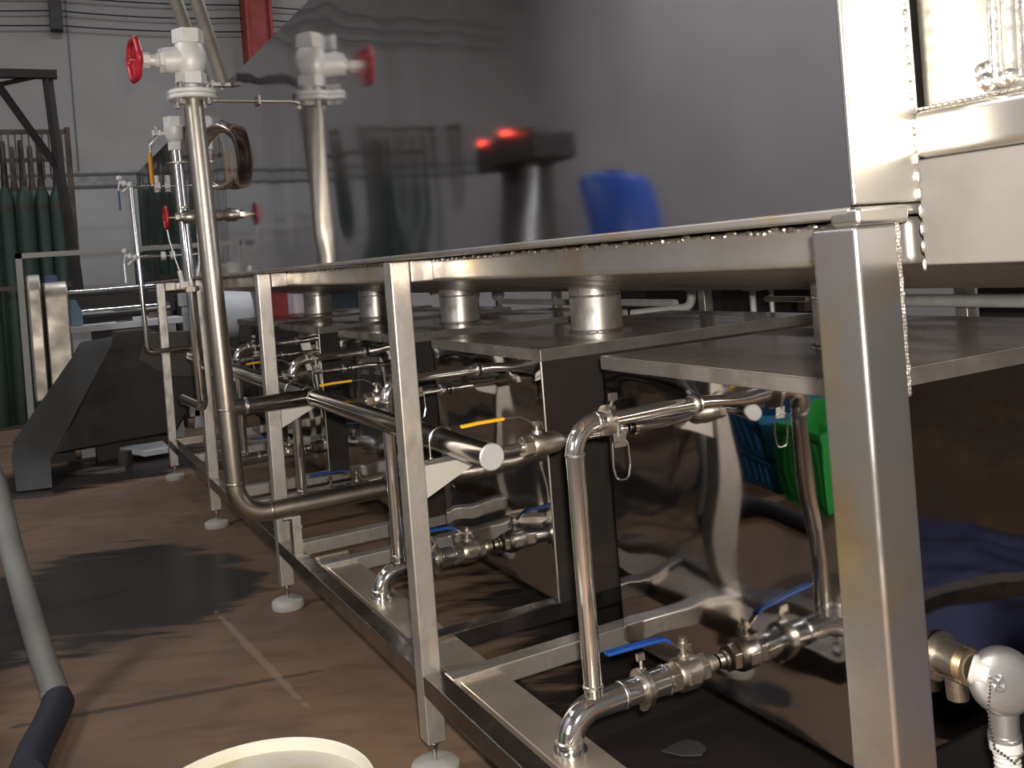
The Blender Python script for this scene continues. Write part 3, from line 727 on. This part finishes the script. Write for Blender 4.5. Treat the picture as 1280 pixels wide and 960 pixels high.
# ------------------------------------------------------------------ left background
# gas cylinders
cx_ = [-.98, -.80, -.645, -.49, -.355, -.90, -.72, -.56]
cy_ = [8.0, 8.05, 8.0, 8.05, 8.0, 8.4, 8.45, 8.4]
cl_ = ['green gas cylinder standing at the left edge of the far rack', 'second green gas cylinder from the left in the far rack', 'third green gas cylinder from the left in the far rack',
       'fourth green gas cylinder from the left in the far rack', 'rightmost green gas cylinder in the front row of the rack', 'green gas cylinder standing behind the leftmost pair in the rack',
       'green gas cylinder in the back row, middle one', 'green gas cylinder in the back row, right one']
o = (cx_[0], cy_[0], .02)
g0 = root('gas_cylinder', o, cl_[0], 'gas cylinder', 'green gas cylinders in the far rack')
R_ = .074
MB(o).lathe(o, (0, 0, 1), [(0, R_ * .95), (.02, R_), (2.1, R_), (2.18, R_ * .9), (2.24, R_ * .6), (2.28, .03)], 24).build('body', 'green_cyl', g0)
MB(o).lathe(V(*o) + V(0, 0, 2.27), (0, 0, 1), [(0, .034), (.06, .034), (.10, .028), (.42, .026), (.45, .018)], 14).build('neck_guard', 'rust', g0)
MB(o).lathe(V(*o) + V(0, 0, 2.05), (0, 0, 1), [(0, R_ + .001), (.03, R_ + .001)], 24).build('shoulder_band', 'rust', g0)
for x, y, lb in list(zip(cx_, cy_, cl_))[1:]:
    g = copy_tree(g0); g.location = (x, y, .02); g['label'] = lb
# cylinder rack
o = (-.6, 7.75, 0)
rk = root('cylinder_rack', o, 'rusty steel bar rack holding the green gas cylinders', 'rack')
b = MB(o).box((-1.2, 7.86, 2.78), (-.24, 7.90, 2.82)).box((-1.2, 7.86, 1.30), (-.24, 7.89, 1.34)).box((-1.2, 8.56, 2.6), (-.24, 8.60, 2.64)); b.build('cross_rail', 'rust', rk)
for x in (-1.18, -.26): MB(o).box((x, 7.86, 0), (x + .05, 7.91, 2.84)).build('upright', 'rust', rk)
b = MB(o)
for i in range(16): b.box((-1.15 + i * .057, 7.862, 2.34), (-1.136 + i * .057, 7.876, 2.80))
b.build('guard_bars', 'rust', rk)
MB(o).box((-1.2, 7.86, 0), (-.22, 8.62, .02)).build('base', 'rust', rk)
rk2 = copy_tree(rk); rk2.location.x -= 2.45; rk2['label'] = 'rusty steel bar rack farther left, reflected in the upper tank'
for x, y in zip(cx_, cy_):
    g = copy_tree(g0); g.location = (x - 2.45, y, .02); g['label'] = 'green gas cylinder in the farther left rack, reflected in the upper tank'; g['group'] = 'green gas cylinders in the farther left rack'
# black gantry frame
o = (-.5, 6.7, 0)
gf = root('gantry_frame', o, 'black steel gantry with diagonal brace standing at the left edge', 'gantry')
MB(o).box((-2.0, 6.66, 3.07), (-.345, 6.74, 3.14)).build('top_beam', 'black', gf)
MB(o).tube([(-.42, 6.7, 3.08), (-.385, 6.7, 2.305), (-.315, 6.7, 1.40), (-.28, 6.7, 0)], .042, 4).build('post', 'black', gf)
MB(o).tube([(-1.95, 6.7, 3.08), (-1.95, 6.7, 0)], .042, 4).build('post', 'black', gf)
MB(o).tube([(-.80, 6.7, 3.02), (-.37, 6.7, 2.26)], .032, 4).build('brace', 'black', gf)
MB(o).tube([(-.45, 6.7, 3.10), (-.83, 6.7, 3.00)], .020, 4).build('brace', 'black', gf)

# slip roll machine
o = (-.4, 5.6, 0)
sr = root('rolling_machine', o, 'sheet rolling machine with two rounded steel housings and bright rollers', 'machine')
b = MB(o).box((-.775, 5.0, 0), (-.735, 5.04, 1.53)).box((-.775, 5.0, 1.495), (.42, 5.04, 1.53)).box((.385, 5.0, 0), (.42, 5.04, 1.53)); b.build('outer_frame', 'grey_paint', sr)
def housing(xa, xb, zt, y):
    pr = []; r = (xb - xa) / 2
    b = MB(o)
    prof = [(y, .50), (y, zt - .12)] + [(y + .15 - .15 * math.cos(t), zt - .12 + .12 * math.sin(t)) for t in [PI / 2 * i / 8 for i in range(1, 9)]] + [(y + .5, zt), (y + .5, .50)]
    b.prism([(xa, p, q) for p, q in prof], (xb - xa, 0, 0))
    return b.build('housing', 'housing', sr, .012, seg=3)
housing(-.715, -.632, 1.385, 5.15); housing(-.615, -.465, 1.325, 5.15)
MB(o).box((-.70, 5.55, 0), (-.48, 5.75, .52)).build('pedestal', 'black', sr)
for z, y, r in ((1.235, 5.95, .020), (1.076, 5.85, .024)): MB(o).cyl((-.48, y, z), (.30, y, z), r, 20).build('roller', 'polished', sr)
b = MB(o).prism([(-.435, 5.62, .99), (-.355, 5.62, .99), (-.36, 5.62, 1.10), (-.395, 5.62, 1.18), (-.43, 5.62, 1.18)], (0, .22, 0)); b.build('bracket', 'machine_blue', sr)
MB(o).box((-.60, 5.3, 1.32), (-.52, 5.38, 1.375)).build('motor_cover', 'deep_blue', sr)
MB(o).box((-.45, 5.55, .935), (.35, 5.95, .985)).build('table_edge', 'white_paint', sr, .004)
MB(o).box((-.44, 5.58, 0), (-.31, 5.68, .935)).build('table_leg', 'white_paint', sr)
MB(o).box((.2, 5.6, 0), (.3, 5.7, .935)).build('table_leg', 'white_paint', sr)
MB(o).box((-.45, 5.9, 1.03), (.35, 6.05, 1.20)).build('bed', 'black', sr)
tag(MB((.0, 5.62, .985)).prism([(-.13, 5.60, .986), (.03, 5.60, .986), (.08, 5.80, .986), (-.10, 5.80, .986)], (0, 0, .006)).build('steel_plate', 'grey_sheet'), 'dull steel plate lying on the white table edge of the rolling machine', 'plate')
tag(MB((.06, 5.58, .985)).box((-.01, 5.57, .986), (.10, 5.64, 1.015)).build('white_block', 'white_paint', None, .004), 'small white block on the table edge of the rolling machine', 'block')
# lathe further back
o = (.1, 8.92, 0)
lm_ = root('metal_lathe', o, 'dark machine bench against the far wall behind the rolling machine', 'machine')
MB(o).box((-.42, 8.72, 0), (.9, 9.32, 1.20)).build('bed', 'black', lm_, .02)
MB(o).box((-.22, 8.70, 1.23), (.34, 8.78, 1.30)).build('way', 'grey_paint', lm_)
MB(o).box((-.28, 8.72, 1.20), (-.20, 9.02, 1.44)).box((-.35, 8.72, 1.36), (-.18, 8.82, 1.42)).build('tailstock', 'black', lm_)
MB(o).box((.42, 8.72, 1.2), (.9, 9.22, 1.62)).build('headstock', 'black', lm_, .02)
# blue motor block + green housing seen between the thin pipes
o = (.33, 7.0, 0)
pm = root('pump_unit', o, 'green and blue pump unit on a dark stand seen left of the slim riser', 'pump')
MB(o).box((.16, 6.9, 0), (.62, 7.3, 1.18)).build('stand', 'black', pm)
MB(o).box((.25, 6.92, 1.18), (.43, 7.1, 1.42)).build('motor', 'deep_blue', pm, .02)
MB(o).lathe((.28, 7.05, 1.50), (1, 0, 0), [(0, .07), (.02, .09), (.20, .09), (.22, .07)], 20).box((.3, 7, 1.40), (.46, 7.1, 1.52)).build('housing', 'green_cyl', pm)
for i, (xw, zw, lb) in enumerate(((.20, .95, 'brown wooden block on the dark stand, left one of the lower pair'), (.31, .96, 'brown wooden block on the dark stand, right one of the lower pair'), (.22, 1.12, 'brown wooden block above the lower pair on the dark stand'))):
    tag(MB((xw, 6.5, zw)).box((xw, 6.42, zw), (xw + .075, 6.52, zw + .12)).build('wood_block', 'wood', None, .004), lb, 'block', 'wooden blocks on the dark stand')
o = (.25, 6.45, 0)
sh_ = root('block_shelf', o, 'low dark shelf carrying the brown wooden blocks', 'shelf')
MB(o).box((.14, 6.38, .93), (.44, 6.60, .949)).build('board', 'black', sh_)
MB(o).box((.14, 6.38, 1.10), (.44, 6.60, 1.119)).build('board', 'black', sh_)
for xx in (.13, .43): MB(o).box((xx, 6.38, 0), (xx + .02, 6.60, 1.14)).build('side', 'black', sh_)
# white upright panels
o = (.48, 6.3, 0)
ws = root('white_stand', o, 'white painted upright stand with splayed feet behind the slim riser', 'stand')
MB(o).box((.455, 6.25, .1), (.53, 6.31, 1.15)).box((.43, 6.24, 1.05), (.56, 6.30, 1.16)).build('upright', 'white_paint', ws)
MB(o).prism([(.30, 6.25, 0), (.40, 6.25, 0), (.36, 6.25, .22), (.31, 6.25, .22)], (0, .04, 0)).prism([(.48, 6.25, 0), (.62, 6.25, 0), (.60, 6.25, .5), (.53, 6.25, .5)], (0, .04, 0)).build('foot', 'white_paint', ws)
# white tank behind leg B
o = (.95, 6.2, 0)
wt = root('white_drum', o, 'white drum shaped machine casing behind the second square leg', 'casing')
MB(o).cyl((.80, 6.45, .92), (1.05, 6.45, .92), .23, 40).build('drum', 'white_paint', wt)
MB(o).box((.82, 6.25, 0), (1.03, 6.6, .74)).build('stand', 'brown_dark', wt)
# grey chute + dark hopper
o = (-.6, 4.9, 0)
ch = root('sheet_chute', o, 'bent grey sheet metal chute leaning on the dark brown hopper', 'chute')
def band(pts, th):
    b = MB(o)
    L, R = [Vector(p[0]) for p in pts], [Vector(p[1]) for p in pts]
    rows = []
    for l_, r_ in zip(L, R):
        nrm = V(.25, -.9, .3).normalized() * th
        rows.append([b.bm.verts.new(l_), b.bm.verts.new(r_), b.bm.verts.new(r_ - nrm), b.bm.verts.new(l_ - nrm)])
    for p, q in zip(rows, rows[1:]):
        for i in range(4): b.bm.faces.new((p[i], p[(i + 1) % 4], q[(i + 1) % 4], q[i]))
    b.bm.faces.new(rows[0][::-1]); b.bm.faces.new(rows[-1]); return b
band([((-.40, 5.2, .885), (-.195, 5.2, .90)), ((-.46, 5.12, .80), (-.215, 5.15, .84)), ((-.865, 4.85, .30), (-.62, 4.88, .20))], .05).build('slope', 'grey_sheet', ch)
band([((-.865, 4.85, .30), (-.62, 4.88, .20)), ((-.885, 4.80, .20), (-.665, 4.82, .15)), ((-.872, 4.62, .012), (-.672, 4.56, .012))], .012).build('lip', 'grey_sheet', ch)
o = (-.1, 5.5, 0)
hb = root('dark_hopper', o, 'dark brown sheet steel hopper standing behind the grey chute', 'hopper')
b = MB(o)
poly = [(-.62, 5.30, .10), (-.17, 5.30, .93), (.06, 5.30, .93), (.40, 5.30, .72), (.40, 5.30, .42), (.20, 5.30, .13)]
b.prism(poly, (0, .22, 0)); b.build('body', 'brown_dark', hb, .02)
MB(o).prism([(.04, 5.290, .90), (.40, 5.290, .88), (.40, 5.290, .52), (.16, 5.290, .56), (-.02, 5.290, .70)], (0, .02, 0)).build('side_plate', 'brown_mid', hb, .01)
MB(o).box((-.35, 5.32, 0), (.15, 5.50, .12)).build('skid', 'brown_dark', hb)
tag(MB((-.1, 5.9, 0)).prism([(-.20, 5.28, .055), (.0, 5.22, .06), (.09, 5.24, .06), (.115, 5.05, .03), (-.06, 5.05, .03)], (0, 0, .035)).build('white_board', 'white_paint'), 'white board lying on the floor under the dark hopper', 'board')
tag(MB((-.2, 5.1, 0)).cyl((-.195, 5.0, 0), (-.195, 5.0, .10), .048, 24).build('pipe_offcut', 'rust'), 'short brown pipe offcut standing on the floor beside the white board', 'offcut')
tag(MB((-.6, 4.9, 0)).prism([(-.55, 5.0, .0), (-.35, 4.8, 0), (-.22, 4.75, 0), (-.20, 4.95, 0), (-.4, 5.1, 0)], (0, 0, .006)).build('cardboard_sheet', 'brown_mid'), 'flat brown sheet lying on the floor in front of the dark hopper', 'sheet')
# paper stack and dark cabinet seen through the gap
o = (2.2, 7.6, 0)
tbl = root('side_cabinet', o, 'dark teal cabinet with a pale top strip, seen through the gap above the box tanks', 'cabinet')
MB(o).box((1.84, 7.6, 0), (2.8, 8.1, 1.02)).build('body', plain('teal_paint', (.03, .045, .055), .5), tbl, .01)
MB(o).box((1.84, 7.58, 1.02), (2.8, 8.1, 1.05)).build('top_strip', 'machine_blue', tbl)
tag(MB((1.65, 7.0, 0)).box((1.50, 6.95, 0), (1.80, 7.25, .78)).build('crate_stand', 'brown_dark', None, .01), 'dark crate under the pale paper stack beyond the box tanks', 'crate')
tag(MB((1.66, 7.0, .78)).box((1.60, 6.98, .781), (1.73, 7.18, 1.07)).build('paper_stack', 'paper'), 'pale pink white stack of sheets standing on a dark crate', 'paper stack')

# far side pipework and fittings seen through the gap
fa = [(1.87, 3.45, 'bright polished pipe post far side, left one of the pair in the gap'), (1.87, 3.10, 'bright polished pipe post far side, right one of the pair in the gap')]
for x, y, lb in fa:
    q = root('far_pipe', (x, y, .3), lb, 'pipe', 'polished pipes on the far side of the box tanks')
    MB((x, y, .3)).tube(fillet([(x, y, .35), (x, y, 1.06), (1.565, y, 1.06)], .05), .02, 16).build('pipe', 'polished', q)
    MB((x, y, .3)).lathe((x, y, .98), (0, 0, 1), [(0, .02), (.02, .04), (.05, .04), (.07, .02)], 16).build('coupling', 'white_paint', q)
q = root('far_header', (1.95, 1.0, 1.0), 'header pipe, paled for highlights, running along the far side behind the corner post', 'pipe')
MB((1.95, 1.0, 1.0)).tube(fillet([(1.95, -.9, .985), (1.95, .18, .985), (1.95, .18, 1.075), (1.95, -.9, 1.09)], .04), .022, 18).build('bend', 'galv', q)  # pale colour stands in for highlights on polished steel
q = root('far_loop', (1.9, 1.05, .9), 'pipe loop, paled for highlights, on the far side seen left of the corner post', 'pipe')
MB((1.9, 1.05, .9)).tube(fillet([(1.57, 1.24, .955), (1.9, 1.24, .955), (1.9, 1.24, 1.07), (1.57, 1.24, 1.08)], .05), .02, 18).build('bend', 'galv', q)  # paled likewise in place of bright highlights on the loop
q = root('far_header', (1.95, 2.4, 1.0), 'header pipe, paled for highlights, running along the far side past the wide outlet pipe', 'pipe')
MB((1.95, 2.4, 1.0)).cyl((1.97, 1.45, .965), (1.97, 3.3, .965), .018, 16).build('pipe', 'galv', q)  # highlights along this pipe are put into its pale colour
q = root('far_bracket', (2.0, .9, 1.0), 'small galvanised valve and bracket on the far side left of the corner post', 'bracket')
MB((2.0, .9, 1.0)).cyl((1.98, .93, .30), (1.98, .93, 1.08), .014, 12).cyl((2.02, .86, .3), (2.02, .86, 1.12), .01, 10).box((1.96, .90, 1.02), (2.02, .97, 1.08)).build('post', 'galv', q)
MB((2.0, .9, 1.0)).cyl((1.98, .85, .985), (1.98, .62, .985), .012, 12).build('arm', 'polished', q)

# right background: dark racks
o = (4.2, 3.8, 0)
for (x, y, w, d, h, lb) in ((3.6, 2.2, 1.0, .7, 1.02, 'dark workbench beyond the machine, seen through the gap right of the wide outlet pipe'), (4.2, 4.2, 1.4, .8, 1.3, 'dark cabinet beyond the machine, seen through the gap above the second tank lid'), (3.4, .2, .9, .9, 1.15, 'dark cabinet beyond the machine, seen right of the corner post')):
    q = root('workbench', (x, y, 0), lb, 'workbench')
    MB((x, y, 0)).box((x - w / 2, y - d / 2, h - .05), (x + w / 2, y + d / 2, h)).build('top', 'brown_dark', q, .005)
    MB((x, y, 0)).box((x - w / 2 + .05, y - d / 2 + .05, 0), (x + w / 2 - .05, y + d / 2 - .05, h - .05)).build('body', 'black', q)
    MB((x, y, 0)).box((x - w / 2 + .1, y - d / 2 - .005, h - .22), (x + w / 2 - .1, y - d / 2 + .05, h - .14)).build('drawer', 'grey_paint', q)

# ------------------------------------------------------------------ wall cables and bracket
for z, sag, lb in ((4.36, .03, 'lowest of the three black cables strung along the far wall'), (4.535, .04, 'middle of the three black cables strung along the far wall'), (4.70, .03, 'topmost of the three black cables strung along the far wall')):
    pts = []
    for i in range(61):
        x = -5.8 + 13.6 * i / 60; ph = ((x + .14) / 2.2) % 1.0
        pts.append((x, 9.9, z - sag * 4 * ph * (1 - ph) + .012 * x))
    tag(MB((0, 9.9, z)).tube(pts, .009, 6).build('cable', 'cable'), lb, 'cable', 'cables along the far wall')
o = (-.14, 9.85, 4.3)
wb = root('wall_bracket', o, 'dark steel bracket holding the cables on the far wall', 'bracket')
MB(o).box((-.205, 9.83, 4.30), (-.075, 9.99, 5.3)).build('plate', 'black', wb)
b = MB(o)
for z in (4.36, 4.535, 4.70, 4.9): b.cyl((-.14, 9.86, z - .03), (-.14, 9.86, z + .03), .03, 12)
b.build('insulators', 'rust', wb)

# ------------------------------------------------------------------ things left of the view that show in the polished steel
def crate(o, sz, mat, lb):
    x, y, z = o; w, d, h = sz
    q = root('plastic_crate', o, lb, 'crate')
    b = MB(o).box((x, y, z), (x + w, y + d, z + .01)).box((x, y, z), (x + .012, y + d, z + h)).box((x + w - .012, y, z), (x + w, y + d, z + h)).box((x, y, z), (x + w, y + .012, z + h)).box((x, y + d - .012, z), (x + w, y + d, z + h))
    b.build('body', mat, q)
    r = MB(o).box((x - .01, y - .01, z + h - .03), (x + w + .01, y + .015, z + h)).box((x - .01, y + d - .015, z + h - .03), (x + w + .01, y + d + .01, z + h)).box((x - .01, y, z + h - .03), (x + .015, y + d, z + h)).box((x + w - .015, y, z + h - .03), (x + w + .01, y + d, z + h))
    for i in range(6): r.box((x + w, y + .05 + i * (d - .1) / 6, z + .05), (x + w + .006, y + .07 + i * (d - .1) / 6, z + h - .05))
    r.build('rim', mat, q)
    return q
crate((-1.62, 1.15, 0), (.42, .52, .24), 'blue_crate', 'blue plastic crate on the floor left of the aisle, bottom of its stack')
crate((-1.62, 1.16, .241), (.42, .52, .24), 'blue_crate', 'blue plastic crate left of the aisle, top of its stack')
crate((-1.5, .72, 0), (.32, .30, .46), 'green_bin', 'tall green plastic bin left of the aisle beside the blue crates')
o = (-2.6, 2.7, 0)
dr = root('added_drum', o, 'blue drum added on a dark bench for the blue reflected in the upper tank', 'drum')
MB(o).lathe((-2.6, 2.7, 1.0), (0, 0, 1), [(0, .20), (.03, .22), (.25, .225), (.26, .235), (.30, .235), (.31, .225), (.60, .22), (.66, .18), (.68, .1)], 28).build('body', 'added_drum_blue', dr)  # added shape, stands in for an unidentified blue reflection in the upper tank
MB(o).cyl((-2.55, 2.62, 1.67), (-2.55, 2.62, 1.70), .04, 14).build('bung', 'added_drum_blue', dr)
o = (-2.7, 2.7, 0)
bn = root('steel_bench', o, 'dark steel bench left of the aisle under the added blue drum', 'bench')
MB(o).box((-3.1, 1.7, .95), (-2.3, 3.2, 1.0)).build('top', 'brown_dark', bn)
for x in (-3.08, -2.36):
    for y in (1.72, 3.12): MB(o).box((x, y, 0), (x + .05, y + .05, .95)).build('leg', 'black', bn)
o = (-2.9, 4.5, 0)
pr_ = root('press_machine', o, 'tall dark press with two red lamps left of the aisle', 'machine')
MB(o).box((-3.2, 4.0, 0), (-2.6, 5.1, 1.1)).build('base', 'black', pr_, .02)
MB(o).box((-3.2, 4.5, 1.1), (-2.9, 5.0, 2.3)).build('column', 'rust', pr_, .02)
MB(o).box((-3.15, 3.9, 1.95), (-2.6, 5.0, 2.18)).build('head', 'black', pr_, .03)
for y in (4.15, 4.7): MB(o).box((-2.60, y, 2.165), (-2.55, y + .10, 2.20)).build('indicator_lamp', 'lamp_red', pr_)
MB(o).cyl((-2.8, 4.3, 1.1), (-2.8, 4.3, 1.95), .05, 16).build('ram', 'polished', pr_)

# ------------------------------------------------------------------ ceiling lamps
lamp_lab = []
lamp_pos = [(-4.4, 1.6), (-4.2, 5.6), (0.2, 6.6), (4.6, 3.0), (4.6, 7.4)]
lamp_pow = [118, 45, 48, 110, 70]
ll = ['over the left aisle beside the crates', 'over the left aisle beside the press', 'over the far end of the machine', 'over the right side benches', 'over the far right corner']
for (x, y), nm, pw in zip(lamp_pos, ll, lamp_pow):
    o = (x, y, 5.9)
    q = root('ceiling_lamp', o, 'long tube lamp hanging from the ceiling ' + nm, 'lamp', 'tube lamps under the ceiling')
    MB(o).box((x - .7, y - .08, 5.9), (x + .7, y + .08, 5.96)).cyl((x - .5, y, 5.96), (x - .5, y, 6.2), .01, 8).cyl((x + .5, y, 5.96), (x + .5, y, 6.2), .01, 8).build('fixture', 'grey_paint', q)
    MB(o).cyl((x - .66, y, 5.87), (x + .66, y, 5.87), .02, 12).build('tube', 'lamp_white', q)
    L = bpy.data.lights.new('lamp_light', 'AREA'); L.shape = 'RECTANGLE'; L.size = 1.3; L.size_y = .12; L.energy = pw; L.color = (.95, .97, 1.0)
    lo = bpy.data.objects.new('lamp_light', L); COL.objects.link(lo); lo.location = (x, y, 5.84); lo.parent = None

# ------------------------------------------------------------------ camera and its flash
f_, cy_px, yaw, pit, rol = 1167.98, 324.53, .4907, -.0027, .0786
Fw = V(math.cos(pit) * math.sin(yaw), math.cos(pit) * math.cos(yaw), math.sin(pit))
rt = V(math.cos(yaw), -math.sin(yaw), 0); dn = -(rt.cross(Fw))
R2 = rt * math.cos(rol) + dn * math.sin(rol); D2 = -rt * math.sin(rol) + dn * math.cos(rol)
cam = bpy.data.cameras.new('camera'); co = bpy.data.objects.new('camera', cam); COL.objects.link(co)
mw = Matrix.Identity(4)
for i in range(3):
    mw[i][0] = R2[i]; mw[i][1] = -D2[i]; mw[i][2] = -Fw[i]
C0 = V(-.7995, -2.1192, 1.2448)
for i in range(3): mw[i][3] = C0[i]
co.matrix_world = mw
cam.sensor_fit = 'HORIZONTAL'; cam.sensor_width = 36; cam.lens = f_ / 1280 * 36
cam.shift_x = 0; cam.shift_y = -(480 - cy_px) / 1280
cam.clip_start = .02
scn.camera = co
fl = bpy.data.lights.new('camera_flash', 'POINT'); fl.energy = 215; fl.shadow_soft_size = .022; fl.color = (1, .93, .83)
fo = bpy.data.objects.new('camera_flash', fl); COL.objects.link(fo)
fo.location = C0 + R2 * .035 - D2 * .06 - Fw * .01

w = bpy.data.worlds.new('world'); scn.world = w; w.use_nodes = True
w.node_tree.nodes['Background'].inputs['Color'].default_value = (.5, .5, .52, 1)
w.node_tree.nodes['Background'].inputs['Strength'].default_value = .05
scn.view_settings.view_transform = 'Standard'; scn.view_settings.look = 'None'
scn.view_settings.gamma = 1; scn.view_settings.use_curve_mapping = False
scn.view_settings.exposure = .25
scn.cycles.caustics_reflective = False; scn.cycles.max_bounces = 10; scn.cycles.glossy_bounces = 6
scn.cycles.sample_clamp_indirect = 8
